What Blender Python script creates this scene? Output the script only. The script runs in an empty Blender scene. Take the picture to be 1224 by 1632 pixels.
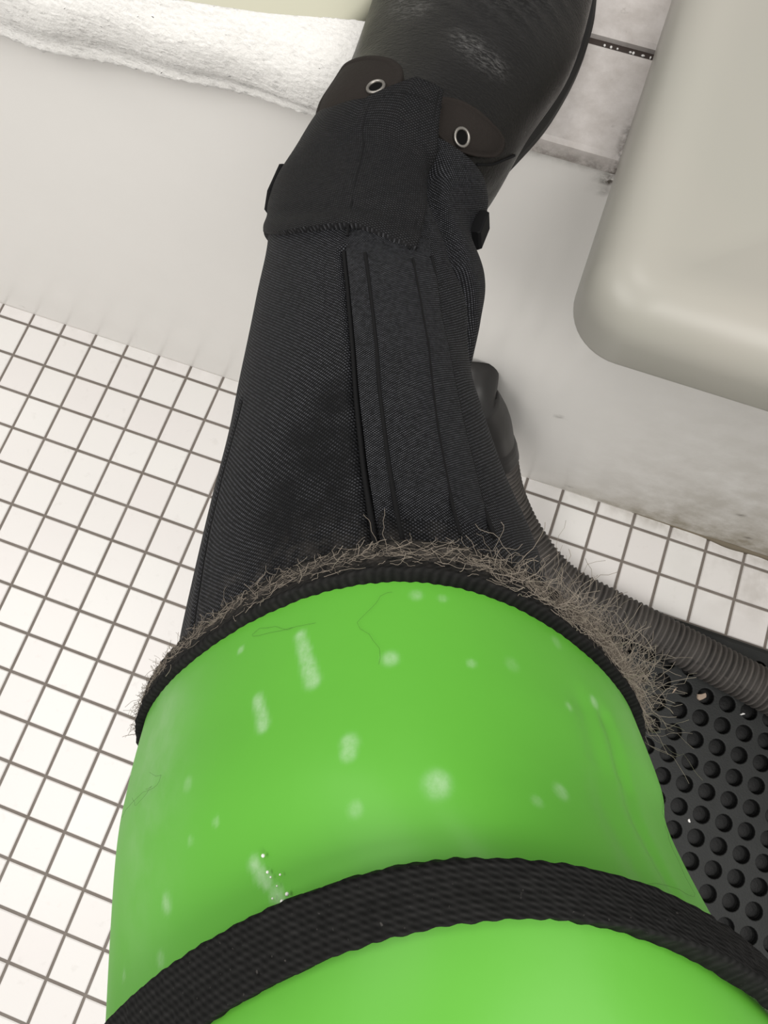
import bpy, bmesh, math, random
import numpy as np
from mathutils import Matrix, Vector

# Lengths below are in floor-tile pitches (one tile = 50 mm); U turns them into metres.
# X runs along the low wall, Y towards it, Z up; the tiled floor is Z = 0.
U = 0.05
PI = math.pi
random.seed(5)
rng = np.random.default_rng(5)
scene = bpy.context.scene
COL = scene.collection

# ------------------------------------------------------------------ camera, light, exposure
cam_data = bpy.data.cameras.new('camera')
cam = bpy.data.objects.new('camera', cam_data)
COL.objects.link(cam)
RIGHT = Vector((0.94157, 0.33658, -0.01248))
DOWN = Vector((0.32313, -0.91315, -0.24847))
FWD = Vector((-0.09503, 0.22992, -0.96856))
cam.matrix_world = Matrix.Translation(Vector((13.4794, -7.3131, 18.8597))*U) @ \
    Matrix((RIGHT, -DOWN, -FWD)).transposed().to_4x4()
cam_data.sensor_fit = 'HORIZONTAL'
cam_data.sensor_width = 36.0
cam_data.lens = 1152.3/1224*36
cam_data.clip_start = 0.01
cam_data.clip_end = 50
scene.camera = cam

world = bpy.data.worlds.new('room_ambience')
scene.world = world
world.use_nodes = True
bg = world.node_tree.nodes['Background']
bg.inputs['Color'].default_value = (1.0, 0.975, 0.94, 1)
bg.inputs['Strength'].default_value = 0.57

def area_lamp(name, loc, size, size_y, power, target, col=(1, .975, .94)):
    l = bpy.data.lights.new(name, 'AREA')
    l.shape = 'RECTANGLE'; l.size = size; l.size_y = size_y; l.energy = power; l.color = col
    o = bpy.data.objects.new(name, l); COL.objects.link(o)
    o.location = Vector(loc)*U
    o.rotation_euler = (Vector(target)-Vector(loc)).to_track_quat('-Z', 'Y').to_euler()
    return o
area_lamp('unseen_lamp', (28, -17, 42), 1.3, 0.8, 23, (16, -3, 3))  # unseen lamp added to brighten the right floor, wall and green flank
area_lamp('unseen_lamp', (-10, -16, 42), 1.3, 0.8, 17, (10, -2, 4))
area_lamp('unseen_lamp', (6, 4, 46), 0.4, 0.3, 5, (11, -1, 10))  # small unseen lamp added to put a highlight on the boot

scene.view_settings.view_transform = 'Standard'
scene.view_settings.look = 'None'
scene.view_settings.gamma = 1
scene.view_settings.use_curve_mapping = False
scene.view_settings.exposure = 0.0

# ------------------------------------------------------------------ helpers
class Loft:
    # stations: rows of M(3) w(3) a(3) b(3); theta 0 = right, pi/2 = top, pi = left
    def __init__(s, st, n=2.0):
        s.st = np.array(st, float); s.n = n; s.N = len(st)
    def frame(s, t):
        t = np.clip(np.asarray(t, float), 0, 1)*(s.N-1)
        i = np.clip(t.astype(int), 0, s.N-2); f = (t-i)[..., None]
        p1 = s.st[i]; p2 = s.st[i+1]
        p0 = np.where((i > 0)[..., None], s.st[np.maximum(i-1, 0)], 2*p1-p2)
        p3 = np.where((i < s.N-2)[..., None], s.st[np.minimum(i+2, s.N-1)], 2*p2-p1)
        return .5*(2*p1+(p2-p0)*f+(2*p0-5*p1+4*p2-p3)*f*f+(3*p1-3*p2+p3-p0)*f**3)
    def pt(s, t, th):
        F = s.frame(t); c = np.cos(th); d = np.sin(th)
        k = 2*(1-.70711**(2/s.n-1)); q = np.abs(d)*(1-k*c*c); c = c*(1-k*d*d)
        up = (d >= 0)[..., None]
        return F[..., 0:3]+F[..., 3:6]*c[..., None]+np.where(up, F[..., 6:9], F[..., 9:12])*q[..., None]
    def nrm(s, t, th):
        h = 1e-3; t = np.clip(t, h, 1-h)
        a = s.pt(t+h, th)-s.pt(t-h, th); b = s.pt(t, th+h)-s.pt(t, th-h)
        n = np.cross(a, b); n /= np.linalg.norm(n, axis=-1, keepdims=True)+1e-12
        F = s.frame(t); ref = s.pt(t, th)-F[..., 0:3]
        return n*np.sign((n*ref).sum(-1, keepdims=True)+1e-12)


# measured forms: cross-section stations and lines on them, in tile pitches
TROUSER = Loft([
    (13.500,-7.701,14.000,1.250,0.418,0.000,-0.065,0.772,1.300,0.000,0.000,-1.300),
    (13.172,-7.089,13.900,1.121,0.510,0.000,0.030,0.540,1.200,0.000,0.000,-1.250),
    (13.018,-6.675,13.800,1.095,0.460,0.000,0.001,0.503,1.080,0.000,0.000,-1.200),
    (12.784,-6.162,13.650,1.032,0.340,0.000,0.031,0.471,1.000,0.000,0.000,-1.100),
    (12.546,-5.627,13.500,0.946,0.292,0.000,0.077,0.435,0.950,0.000,0.000,-1.050),
    (12.342,-5.116,13.400,0.897,0.242,0.000,0.116,0.360,0.900,0.000,0.000,-1.000),
    (12.217,-4.488,13.250,0.928,0.293,0.000,0.066,0.181,0.900,0.000,0.000,-0.950),
    (12.112,-4.003,13.150,0.953,0.273,0.000,0.001,0.158,0.850,0.000,0.000,-0.900),
    (11.901,-3.457,13.000,0.907,0.216,0.000,0.059,0.032,0.900,0.000,0.000,-0.850),
    (11.844,-2.946,12.900,0.927,0.221,0.000,0.015,-0.052,0.900,0.000,0.000,-0.850),
    (11.658,-2.328,12.800,0.755,0.092,0.000,0.279,-0.056,0.950,0.000,0.000,-0.850)], 1.85)
COVER = Loft([
    (13.559,-7.669,14.000,1.467,0.473,0.000,-0.197,0.891,1.500,0.000,0.000,-1.450),
    (13.685,-7.966,14.100,1.514,0.487,0.000,-0.154,0.813,1.620,0.000,0.000,-1.500),
    (13.813,-8.316,14.200,1.514,0.519,0.000,-0.112,0.836,1.700,0.000,0.000,-1.600),
    (14.588,-9.537,14.000,1.886,0.497,0.000,-0.516,1.808,2.050,0.000,0.000,-1.600),
    (14.798,-9.682,14.100,1.980,0.542,0.000,-0.640,1.756,2.000,0.000,0.000,-1.600),
    (15.040,-10.078,14.100,2.082,0.664,0.000,-0.749,1.714,2.000,0.000,0.000,-1.600),
    (15.359,-11.308,14.100,2.013,0.746,0.000,-0.851,2.093,1.900,0.000,0.000,-1.600)], 1.62)
TRIM = Loft([
    (13.560,-7.669,14.000,1.468,0.482,0.000,-0.194,0.880,1.530,0.000,0.000,-1.450),
    (13.432,-7.441,13.950,1.396,0.499,0.000,-0.120,0.836,1.360,0.000,0.000,-1.400)], 1.62)
STRAP = Loft([
    (14.583,-9.531,14.000,1.949,0.544,0.000,-0.536,1.843,2.120,0.000,0.000,-1.650),
    (14.816,-9.753,14.000,1.948,0.650,0.000,-0.653,1.920,2.160,0.000,0.000,-1.650)], 1.62)
BOOT = Loft([
    (11.849,-3.257,12.800,0.753,0.005,0.000,0.102,0.149,0.600,0.000,0.000,-0.800),
    (11.763,-2.757,12.700,0.865,0.031,0.000,0.101,-0.022,0.800,0.000,0.000,-1.300),
    (11.828,-2.207,12.600,0.979,0.025,0.000,0.060,-0.224,0.950,0.000,0.000,-1.200),
    (11.916,-1.614,12.600,1.025,0.062,0.000,0.066,-0.204,0.850,0.000,0.000,-0.650),
    (11.984,-0.837,12.550,1.124,0.189,0.000,0.002,-0.303,0.750,0.000,0.000,-0.600),
    (11.935,-0.035,12.500,1.145,0.322,0.000,-0.021,-0.214,0.600,0.000,0.000,-0.550),
    (11.769,0.819,12.400,1.128,0.432,0.000,-0.010,-0.200,0.550,0.000,0.000,-0.450),
    (11.594,1.732,12.300,0.934,0.446,0.000,-0.005,-0.278,0.500,0.000,0.000,-0.350),
    (11.429,2.494,12.200,0.553,0.295,0.000,0.003,-0.209,0.300,0.000,0.000,-0.250)], 2)
SEAM_CENTRE = [(0.5989, 1.834), (0.4896, 1.7983), (0.3911, 1.7464), (0.2559, 1.6847), (0.1629, 1.6557), (0.0893, 1.648)]
SEAM_SECOND = [(0.5796, 1.658), (0.4865, 1.6215), (0.3889, 1.5847), (0.2542, 1.5514), (0.159, 1.5342), (0.0903, 1.5284)]
SEAM_THIRD = [(0.5773, 1.2829), (0.4941, 1.2251), (0.4068, 1.2105), (0.2643, 1.246), (0.164, 1.2576), (0.1025, 1.2539)]
PANEL_RIGHT = [(0.6026, 1.1026), (0.5273, 1.025), (0.4454, 0.9867), (0.3046, 1.0166), (0.1798, 1.054), (0.1166, 1.0246)]
SIDE_SEAM = [(0.4109, 2.7406), (0.3168, 2.7464), (0.2313, 2.7329), (0.1602, 2.6865), (0.0943, 2.6705)]
FLAP_LEFT = [(0.9477, 2.3185), (0.8243, 2.2748), (0.7424, 2.3562), (0.6881, 2.4501)]
FLAP_RIGHT = [(0.9909, 1.174), (0.8654, 0.992), (0.7217, 1.1238), (0.6004, 1.2377)]
FLAP_SEAM = [(0.9575, 1.8239), (0.8573, 1.6992), (0.7394, 1.7591), (0.6248, 1.7993)]
WET = [(0.2778, 1.9613), (0.2228, 1.9912), (0.1768, 1.865), (0.2426, 1.7881), (0.1434, 1.9271), (0.1736, 2.0276), (0.1496, 1.7736), (0.3146, 1.8208)]
FOLD = [(0.8438, 0.9575), (0.7204, 0.8946), (0.6335, 0.7583), (0.5759, 0.4331), (0.5289, 0.328)]
FLAP_BOTTOM = [(0.6004, 1.2377), (0.6116, 1.468), (0.6432, 1.7747), (0.6597, 2.1046), (0.6881, 2.4501)]
TAB_LEFT = [(0.8032, 2.5053), (0.7498, 2.588)]
TAB_RIGHT = [(0.7883, 0.3181), (0.6819, 0.6466)]
SPOTS = [(0.0842, 1.9489), (0.1179, 1.93), (0.1466, 1.9134), (0.1748, 1.9046), (0.1797, 2.0905), (0.2088, 2.0775), (0.2325, 2.066), (0.2989, 1.7958), (0.3142, 1.8041), (0.155, 1.6539), (0.3726, 1.5991), (0.3977, 1.8405), (0.0608, 2.1812), (0.1528, 1.3912), (0.3551, 1.2068), (0.3806, 1.3326), (0.1721, 1.0398), (0.1243, 0.8851), (0.426, 2.1332), (0.4403, 2.1227), (0.4505, 2.1091), (0.4704, 2.0908), (0.4865, 2.0789), (0.3625, 2.2376), (0.4167, 2.4471), (0.4645, 2.4731), (0.487, 2.4624), (0.4448, 2.6926), (0.2925, 2.3548), (0.3703, 2.3416), (0.0367, 1.5487), (0.0374, 1.4555), (0.1338, 1.242), (0.0354, 1.0021)]
CREASES = [(0.1506, 0.8405), (0.2968, 0.8043), (0.3809, 0.9116), (0.4346, 1.0021), (0.1559, 0.9575), (0.2858, 0.9305), (0.3913, 1.0813), (0.458, 1.1856)]
DROPS = [(0.4206, 2.0958), (0.4406, 2.0927), (0.4478, 2.0872), (0.4495, 2.0625), (0.477, 2.0553), (0.4841, 2.0702), (0.4613, 2.0758), (0.4744, 2.0919)]
QUARTER_LEFT = [(0.3312, 2.7627), (0.383, 2.743), (0.3658, 2.2587), (0.3486, 1.9644), (0.3298, 1.8032), (0.2958, 1.7028), (0.2516, 1.6816), (0.2011, 1.805), (0.1541, 2.0358), (0.1409, 2.4692)]
QUARTER_RIGHT = [(0.2709, 1.3754), (0.2883, 1.2011), (0.2909, 1.0008), (0.2876, 0.7783), (0.2882, 0.6152), (0.2792, 0.4861), (0.2466, 0.4715), (0.1922, 0.7133), (0.1594, 0.9598), (0.1755, 1.1896)]
BOOT_HIGHLIGHT = [(0.5389, 2.1854), (0.5192, 2.0079), (0.4459, 1.4933), (0.4323, 1.3585), (0.4165, 1.2087), (0.4101, 1.0836)]  # centres of the gloss highlights painted on the boot
BOOT_SEAM = [(0.1928, 0.5841), (0.2321, 0.414), (0.2715, 0.2869), (0.3062, 0.1314)]
EYELET = [(0.2535, 1.8708), (0.2058, 0.9597)]
HOSE = [(13.056,-1.191,5.100), (13.249,-1.181,4.700), (13.501,-1.201,4.100), (13.891,-1.353,2.800), (14.508,-1.896,1.600), (15.339,-2.552,0.980), (16.462,-3.224,0.800), (17.725,-3.489,0.780), (18.966,-3.655,0.780), (20.114,-3.843,0.780), (21.562,-4.086,0.780), (23.131,-4.332,0.780), (24.955,-4.557,0.780)]
DIMPLE = [(19.672,-5.234,0.250)]
MAT_EDGE = [(19.083,-3.058,0.250), (21.970,-3.033,0.250)]
BASIN_LEFT_EDGE = [(7.731,-0.731,12.000), (9.265,-0.487,12.000), (9.866,-0.380,12.000), (10.283,-0.218,12.000), (10.591,0.025,12.000)]
SOLE_RIGHT = [(12.616,-1.752,11.900), (12.755,-1.371,11.900), (12.965,-0.788,11.900), (13.065,-0.339,11.900), (13.130,0.202,11.900), (13.126,0.734,11.900), (13.049,1.207,11.900), (12.894,1.875,11.900), (12.522,2.718,11.900), (11.884,3.349,11.900)]
SOLE_LEFT = [(10.594,-1.786,11.900), (10.600,-1.187,11.900), (10.573,-0.482,11.900), (10.540,0.200,11.900), (10.482,0.951,11.900), (10.525,1.823,11.900), (10.767,2.858,11.900)]
SCRAPS = [(20.003,-4.795,0.260), (20.324,-4.809,0.260), (20.667,-4.718,0.260), (21.059,-7.623,0.260), (21.706,-4.792,0.260), (17.928,-4.459,0.500), (18.561,-4.381,0.260), (13.019,0.947,11.600)]
DROPLETS = [(13.333,1.004,11.600), (13.416,1.022,11.600), (13.497,1.019,11.600), (13.660,1.034,11.600), (13.699,1.038,11.600), (13.820,1.029,11.600), (13.915,1.031,11.600)]

def link(o, parent=None):
    COL.objects.link(o)
    if parent is not None:
        o.parent = parent
    return o

def empty(name, loc, label, cat, group=None):
    o = bpy.data.objects.new(name, None); COL.objects.link(o)
    o.empty_display_size = .02
    o.location = Vector(loc)*U
    o['label'] = label; o['category'] = cat
    if group: o['group'] = group
    return o

def mesh_obj(name, verts, faces, mat, parent=None, smooth=True, attrs=None, uv=None, kind=None):
    me = bpy.data.meshes.new(name)
    v = np.asarray(verts, float).reshape(-1, 3)*U
    if parent is not None:
        v = v-np.array(parent_loc(parent))
    me.from_pydata(v.tolist(), [], faces if isinstance(faces, list) else faces.tolist())
    if smooth:
        me.polygons.foreach_set('use_smooth', [True]*len(me.polygons))
    if attrs:
        for k, a in attrs.items():
            at = me.attributes.new(k, 'FLOAT', 'POINT')
            at.data.foreach_set('value', np.asarray(a, np.float32).ravel())
    if uv is not None:
        lay = me.uv_layers.new(name='uv')
        li = np.empty(len(me.loops), int); me.loops.foreach_get('vertex_index', li)
        lay.data.foreach_set('uv', np.asarray(uv, np.float32).reshape(-1, 2)[li].ravel())
    me.materials.append(mat)
    me.update()
    bm = bmesh.new(); bm.from_mesh(me)
    bmesh.ops.recalc_face_normals(bm, faces=bm.faces)
    bm.to_mesh(me); bm.free()
    o = bpy.data.objects.new(name, me)
    if kind: o['kind'] = kind
    return link(o, parent)

def parent_loc(p):
    l = Vector((0, 0, 0))
    while p is not None:
        l = l+p.location; p = p.parent
    return l

def grid_faces(n, m, wrap=False):
    i, j = np.meshgrid(np.arange(n-1), np.arange(m if wrap else m-1), indexing='ij')
    k = (j+1) % m
    return np.stack([i*m+j, i*m+k, (i+1)*m+k, (i+1)*m+j], -1).reshape(-1, 4)

def solidify(o, th, off=-1):
    md = o.modifiers.new('thickness', 'SOLIDIFY'); md.thickness = th*U; md.offset = off

def smooth_noise(x, y, z, seed, terms=14, lo=1., hi=4.):
    r = np.random.default_rng(seed); out = 0
    for _ in range(terms):
        k = r.normal(size=3); k *= r.uniform(lo, hi)/np.linalg.norm(k)
        out = out+np.sin(k[0]*x+k[1]*y+k[2]*z+r.uniform(0, 6.3))
    return out/math.sqrt(terms)

def mindist(P, Q):
    P = P.reshape(-1, 3); out = np.full(len(P), 1e9)
    for q in Q:
        out = np.minimum(out, ((P-q)**2).sum(1))
    return np.sqrt(out)

def dense(curve, n=60):
    c = np.array(curve); d = np.r_[0, np.cumsum(np.hypot(np.diff(c[:, 0])*8, np.diff(c[:, 1])*1.4))]
    u = np.linspace(0, d[-1], n)
    p = np.stack([np.interp(u, d, c[:, 0]), np.interp(u, d, c[:, 1])], 1)
    for _ in range(max(1, n//20)):
        p[1:-1] = (p[:-2]+2*p[1:-1]+p[2:])/4
    return p

def tube_geo(P, rad, sides=6, closed=False):
    P = np.asarray(P, float); n = len(P)
    T = np.gradient(P, axis=0); T /= np.linalg.norm(T, axis=1, keepdims=True)+1e-9
    up = np.array([0.13, .27, .95]); V = []
    N = np.cross(T[0], up); N /= np.linalg.norm(N)
    a = np.arange(sides)*2*PI/sides
    rad = np.broadcast_to(rad, (n,))
    for i in range(n):
        N = N-T[i]*(N@T[i]); N /= np.linalg.norm(N)+1e-9
        B = np.cross(T[i], N)
        V.append(P[i]+rad[i]*(np.cos(a)[:, None]*N+np.sin(a)[:, None]*B))
    return np.concatenate(V), grid_faces(n, sides, True)

def capped(V, F, m):
    n = len(V)//m
    return F.tolist()+[list(range(m))]+[list(range((n-1)*m, n*m))]

def catmull(P, per=12):
    P = np.array(P, float); P = np.r_[[2*P[0]-P[1]], P, [2*P[-1]-P[-2]]]; out = []
    for i in range(1, len(P)-2):
        f = np.linspace(0, 1, per, endpoint=False)[:, None]
        p0, p1, p2, p3 = P[i-1], P[i], P[i+1], P[i+2]
        out.append(.5*(2*p1+(p2-p0)*f+(2*p0-5*p1+4*p2-p3)*f*f+(3*p1-3*p2+p3-p0)*f**3))
    return np.concatenate(out+[P[-2:-1]])

def resample(P, step):
    d = np.r_[0, np.cumsum(np.linalg.norm(np.diff(P, axis=0), axis=1))]
    u = np.arange(0, d[-1], step)
    return np.stack([np.interp(u, d, P[:, k]) for k in range(3)], 1), d[-1]

def box_geo(x0, x1, y0, y1, z0, z1, bev=0.0):
    b = bev
    V = [(x0, y0, z0), (x1, y0, z0), (x1, y1, z0), (x0, y1, z0),
         (x0, y0, z1-b), (x1, y0, z1-b), (x1, y1, z1-b), (x0, y1, z1-b)]
    F = [[0, 1, 2, 3], [0, 1, 5, 4], [1, 2, 6, 5], [2, 3, 7, 6], [3, 0, 4, 7]]
    if b:
        V += [(x0+b, y0+b, z1), (x1-b, y0+b, z1), (x1-b, y1-b, z1), (x0+b, y1-b, z1)]
        F += [[4, 5, 9, 8], [5, 6, 10, 9], [6, 7, 11, 10], [7, 4, 8, 11], [8, 9, 10, 11]]
    else:
        F += [[4, 5, 6, 7]]
    return V, F

# ------------------------------------------------------------------ materials
def new_mat(name, col=(.5, .5, .5), rough=.5, spec=.5, metal=0, coat=0, coat_rough=.1):
    m = bpy.data.materials.new(name); m.use_nodes = True
    b = m.node_tree.nodes['Principled BSDF']
    b.inputs['Base Color'].default_value = (*col, 1)
    b.inputs['Roughness'].default_value = rough
    b.inputs['Specular IOR Level'].default_value = spec
    b.inputs['Metallic'].default_value = metal
    b.inputs['Coat Weight'].default_value = coat
    b.inputs['Coat Roughness'].default_value = coat_rough
    return m, m.node_tree, b

class G:
    def __init__(s, nt): s.nt = nt
    def n(s, t, **kw):
        x = s.nt.nodes.new(t)
        for k, v in kw.items(): setattr(x, k, v)
        return x
    def put(s, sock, v):
        if hasattr(v, 'is_output'): s.nt.links.new(v, sock)
        else: sock.default_value = v
    def math(s, op, a, b=0.0, c=None):
        x = s.n('ShaderNodeMath', operation=op); s.put(x.inputs[0], a); s.put(x.inputs[1], b)
        if c is not None: s.put(x.inputs[2], c)
        return x.outputs[0]
    def mix(s, f, a, b):
        x = s.n('ShaderNodeMix', data_type='RGBA'); s.put(x.inputs[0], f)
        for q, v in ((x.inputs[6], a), (x.inputs[7], b)):
            s.put(q, (*v, 1) if isinstance(v, tuple) and len(v) == 3 else v)
        return x.outputs[2]
    def noise(s, vec, scale, detail=3, rough=.55):
        x = s.n('ShaderNodeTexNoise'); s.put(x.inputs['Vector'], vec)
        x.inputs['Scale'].default_value = scale; x.inputs['Detail'].default_value = detail
        x.inputs['Roughness'].default_value = rough
        return x.outputs['Fac']
    def ramp(s, v, a, b, lo=0., hi=1.):
        x = s.n('ShaderNodeMapRange'); x.clamp = True; s.put(x.inputs[0], v)
        for k, q in zip((1, 2, 3, 4), (a, b, lo, hi)): x.inputs[k].default_value = q
        return x.outputs[0]
    def attr(s, name):
        return s.n('ShaderNodeAttribute', attribute_name=name).outputs['Fac']
    def pos(s): return s.n('ShaderNodeNewGeometry').outputs['Position']
    def uv(s): return s.n('ShaderNodeUVMap').outputs['UV']
    def sep(s, v):
        x = s.n('ShaderNodeSeparateXYZ'); s.put(x.inputs[0], v); return x.outputs
    def bump(s, h, dist, strength=1.0, prev=None):
        x = s.n('ShaderNodeBump'); x.inputs['Distance'].default_value = dist
        x.inputs['Strength'].default_value = strength
        s.put(x.inputs['Height'], h)
        if prev is not None: s.put(x.inputs['Normal'], prev)
        return x.outputs['Normal']

def mat_tile():
    m, nt, b = new_mat('glazed_white_tile', (.80, .77, .745), .28, .45)
    g = G(nt); p = g.pos()
    info = g.n('ShaderNodeObjectInfo').outputs['Random']
    c = g.mix(info, (.80, .785, .765), (.775, .745, .73))
    x = g.sep(p)
    # grime trodden in near the wall on the right
    d = g.math('MULTIPLY', g.ramp(x[0], 19.0*U, 22.0*U), g.ramp(x[1], -2.9*U, -1.0*U))
    d = g.math('MULTIPLY', d, g.ramp(g.noise(p, 22, 4), .42, .68))
    e = g.math('MULTIPLY', g.ramp(g.noise(p, 60, 5), .62, .8), .22)
    d2 = g.math('MULTIPLY', g.ramp(x[1], -1.05*U, -.7*U), g.ramp(x[0], 15.5*U, 19*U, .12, .7))
    d2 = g.math('MULTIPLY', d2, g.ramp(g.noise(p, 40, 4), .4, .62))
    d = g.math('MAXIMUM', g.math('MAXIMUM', d, e), d2)
    nt.links.new(g.mix(g.math('MULTIPLY', d, .75), c, (.30, .265, .22)), b.inputs['Base Color'])
    nt.links.new(g.bump(g.noise(p, 90, 2), .0004, .25), b.inputs['Normal'])
    return m
def mat_grout():
    m, nt, b = new_mat('brown_grey_grout', (.19, .165, .145), .9, .2)
    g = G(nt); p = g.pos()
    nt.links.new(g.mix(g.noise(p, 30, 5), (.15, .125, .105), (.26, .235, .215)), b.inputs['Base Color'])
    nt.links.new(g.bump(g.noise(p, 900, 3), .0006), b.inputs['Normal'])
    return m
def mat_wall():
    m, nt, b = new_mat('white_wall_paint', (.72, .70, .665), .34, .4)
    g = G(nt); p = g.pos()
    n = g.noise(p, 9, 3)
    c = g.mix(n, (.78, .765, .735), (.82, .80, .77))
    gr = g.attr('grime_shade')
    br = g.math('MULTIPLY', gr, g.ramp(g.noise(p, 28, 5, .65), .30, .62, .25, 1))
    c = g.mix(br, c, (.30, .265, .20))
    md = g.math('MULTIPLY', g.attr('mould'), g.ramp(g.noise(p, 110, 4, .7), .34, .58))
    c = g.mix(md, c, (.06, .045, .03))
    nt.links.new(c, b.inputs['Base Color'])
    nt.links.new(g.ramp(gr, 0, 1, .32, .6), b.inputs['Roughness'])
    nt.links.new(g.bump(g.noise(p, 35, 2), .0012, .25), b.inputs['Normal'])
    return m
def mat_marble():
    m, nt, b = new_mat('grey_veined_stone_tile', (.62, .585, .56), .42, .35)
    g = G(nt); p = g.pos()
    n = g.ramp(g.noise(p, 55, 6, .65), .33, .7)
    c = g.mix(n, (.46, .425, .40), (.62, .585, .565))
    v = g.ramp(g.noise(p, 120, 5, .7), .64, .78)
    c = g.mix(g.math('MULTIPLY', v, .6), c, (.27, .245, .225))
    md = g.math('MULTIPLY', g.attr('mould'), g.ramp(g.noise(p, 160, 4, .7), .38, .6))
    c = g.mix(md, c, (.07, .055, .04))
    nt.links.new(c, b.inputs['Base Color'])
    nt.links.new(g.bump(g.noise(p, 500, 3), .0004, .4), b.inputs['Normal'])
    return m
def mat_ceramic(name, col, col2):
    m, nt, b = new_mat(name, col, .36, .35)
    g = G(nt); p = g.pos()
    c = g.mix(g.ramp(g.noise(p, 6, 2), .35, .65), col, col2)
    sp = g.ramp(g.noise(p, 70, 4, .75), .73, .8)
    nt.links.new(g.mix(g.math('MULTIPLY', sp, .35), c, (.33, .30, .26)), b.inputs['Base Color'])
    nt.links.new(g.bump(g.noise(p, 14, 2), .0015, .3), b.inputs['Normal'])
    return m
def mat_towel():
    m, nt, b = new_mat('white_terry', (.80, .785, .755), .95, .1)
    b.inputs['Sheen Weight'].default_value = .4
    g = G(nt); p = g.pos()
    n = g.noise(p, 420, 4, .7)
    nt.links.new(g.mix(n, (.68, .67, .64), (.88, .865, .84)), b.inputs['Base Color'])
    nt.links.new(g.bump(n, .0022, .55), b.inputs['Normal'])
    return m
def mat_cordura(name, base=(.0042, .0044, .005), speck=(.10, .103, .115), period=.028, masks=True, twill=False):
    m, nt, b = new_mat(name, base, .6, .09)
    g = G(nt); uv = g.sep(g.uv())
    k = 2*PI/period
    if twill:
        su = g.math('SINE', g.math('MULTIPLY', g.math('ADD', uv[0], g.math('MULTIPLY', uv[1], .8)), k))
        w = g.math('MULTIPLY_ADD', su, .5, .5)
    else:
        su = g.math('SINE', g.math('MULTIPLY', g.math('ADD', uv[0], g.math('MULTIPLY', uv[1], .12)), k))
        sv = g.math('SINE', g.math('MULTIPLY', uv[1], k*.74))
        w = g.math('MULTIPLY_ADD', g.math('MULTIPLY', su, sv), .5, .5)
    p = g.pos()
    lvl = g.math('MULTIPLY', g.ramp(w, .5, .95), g.ramp(g.noise(p, 700, 2), .3, .7, .25, 1.0))
    if masks:
        wet = g.math('MULTIPLY', g.attr('wet'), g.ramp(g.noise(p, 60, 4, .7), .3, .55))
        lvl = g.math('MULTIPLY', lvl, g.math('SUBTRACT', 1.0, g.math('MULTIPLY', wet, .85)))
    c = g.mix(lvl, base, speck)
    if masks:
        du = g.math('MULTIPLY', g.attr('dust'), g.ramp(g.noise(p, 170, 5, .75), .45, .75))
        c = g.mix(g.math('MULTIPLY', du, .5), c, (.14, .125, .11))
    nt.links.new(c, b.inputs['Base Color'])
    nt.links.new(g.bump(w, .0006, .7), b.inputs['Normal'])
    return m
def mat_webbing(dust):
    m, nt, b = new_mat('black_webbing', (.012, .012, .012), .85, .1)
    g = G(nt); uv = g.sep(g.uv()); p = g.pos()
    a = g.math('SINE', g.math('MULTIPLY', uv[0], 2*PI/.085))
    c2 = g.math('SINE', g.math('MULTIPLY', g.math('ADD', uv[1], g.math('MULTIPLY', uv[0], .6)), 2*PI/.05))
    w = g.math('MULTIPLY_ADD', g.math('MULTIPLY', a, c2), .5, .5)
    c = g.mix(g.math('MULTIPLY', w, g.noise(p, 500, 3)), (.0035, .0036, .0034), (.024, .0235, .023))
    if dust:
        n = g.math('MULTIPLY', g.ramp(g.noise(p, 260, 6, .8), .42, .72), g.attr('dust'))
        c = g.mix(g.math('MULTIPLY', n, .6), c, (.20, .175, .15))
    else:
        sp = g.ramp(g.noise(p, 800, 2), .70, .8)
        c = g.mix(g.math('MULTIPLY', sp, .25), c, (.16, .15, .14))
    nt.links.new(c, b.inputs['Base Color'])
    nt.links.new(g.bump(w, .00025, .7), b.inputs['Normal'])
    return m
def mat_green():
    m, nt, b = new_mat('lime_green_vinyl', (.115, .47, .035), .48, .24, coat=.04, coat_rough=.22)
    g = G(nt); p = g.pos()
    n = g.noise(p, 12, 3)
    c = g.mix(n, (.086, .338, .028), (.106, .38, .036))
    st = g.math('MULTIPLY', g.attr('stain'), g.ramp(g.noise(p, 420, 3, .7), .25, .7, .35, .9))
    c = g.mix(st, c, (.40, .56, .36))
    sc = g.math('MULTIPLY', g.attr('pale_band'), g.ramp(g.noise(p, 40, 5, .7), .35, .7, .2, .85))
    c = g.mix(sc, c, (.30, .47, .25))
    nt.links.new(c, b.inputs['Base Color'])
    nt.links.new(g.ramp(g.math('ADD', st, sc), 0, .8, .48, .7), b.inputs['Roughness'])
    nt.links.new(g.bump(g.noise(p, 60, 3), .0008, .22), b.inputs['Normal'])
    return m
def mat_leather():
    m, nt, b = new_mat('black_boot_leather', (.016, .0155, .0155), .4, .2)
    g = G(nt); p = g.pos()
    n = g.noise(p, 45, 4); cr = g.attr('crease_highlight')
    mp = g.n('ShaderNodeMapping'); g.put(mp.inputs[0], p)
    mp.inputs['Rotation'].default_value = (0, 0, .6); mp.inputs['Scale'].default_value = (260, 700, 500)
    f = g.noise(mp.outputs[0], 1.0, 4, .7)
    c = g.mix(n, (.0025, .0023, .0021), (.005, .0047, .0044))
    c = g.mix(g.math('MULTIPLY', cr, g.ramp(f, .45, .7)), c, (.10, .098, .095))  # pale grey paints gloss highlights into the creased leather
    nt.links.new(c, b.inputs['Base Color'])
    nt.links.new(g.ramp(g.noise(p, 30, 3), .3, .7, .20, .38), b.inputs['Roughness'])
    h = g.bump(g.noise(p, 420, 3), .0006, .35)
    nt.links.new(g.bump(f, .0012, .5, h), b.inputs['Normal'])
    return m
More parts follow.
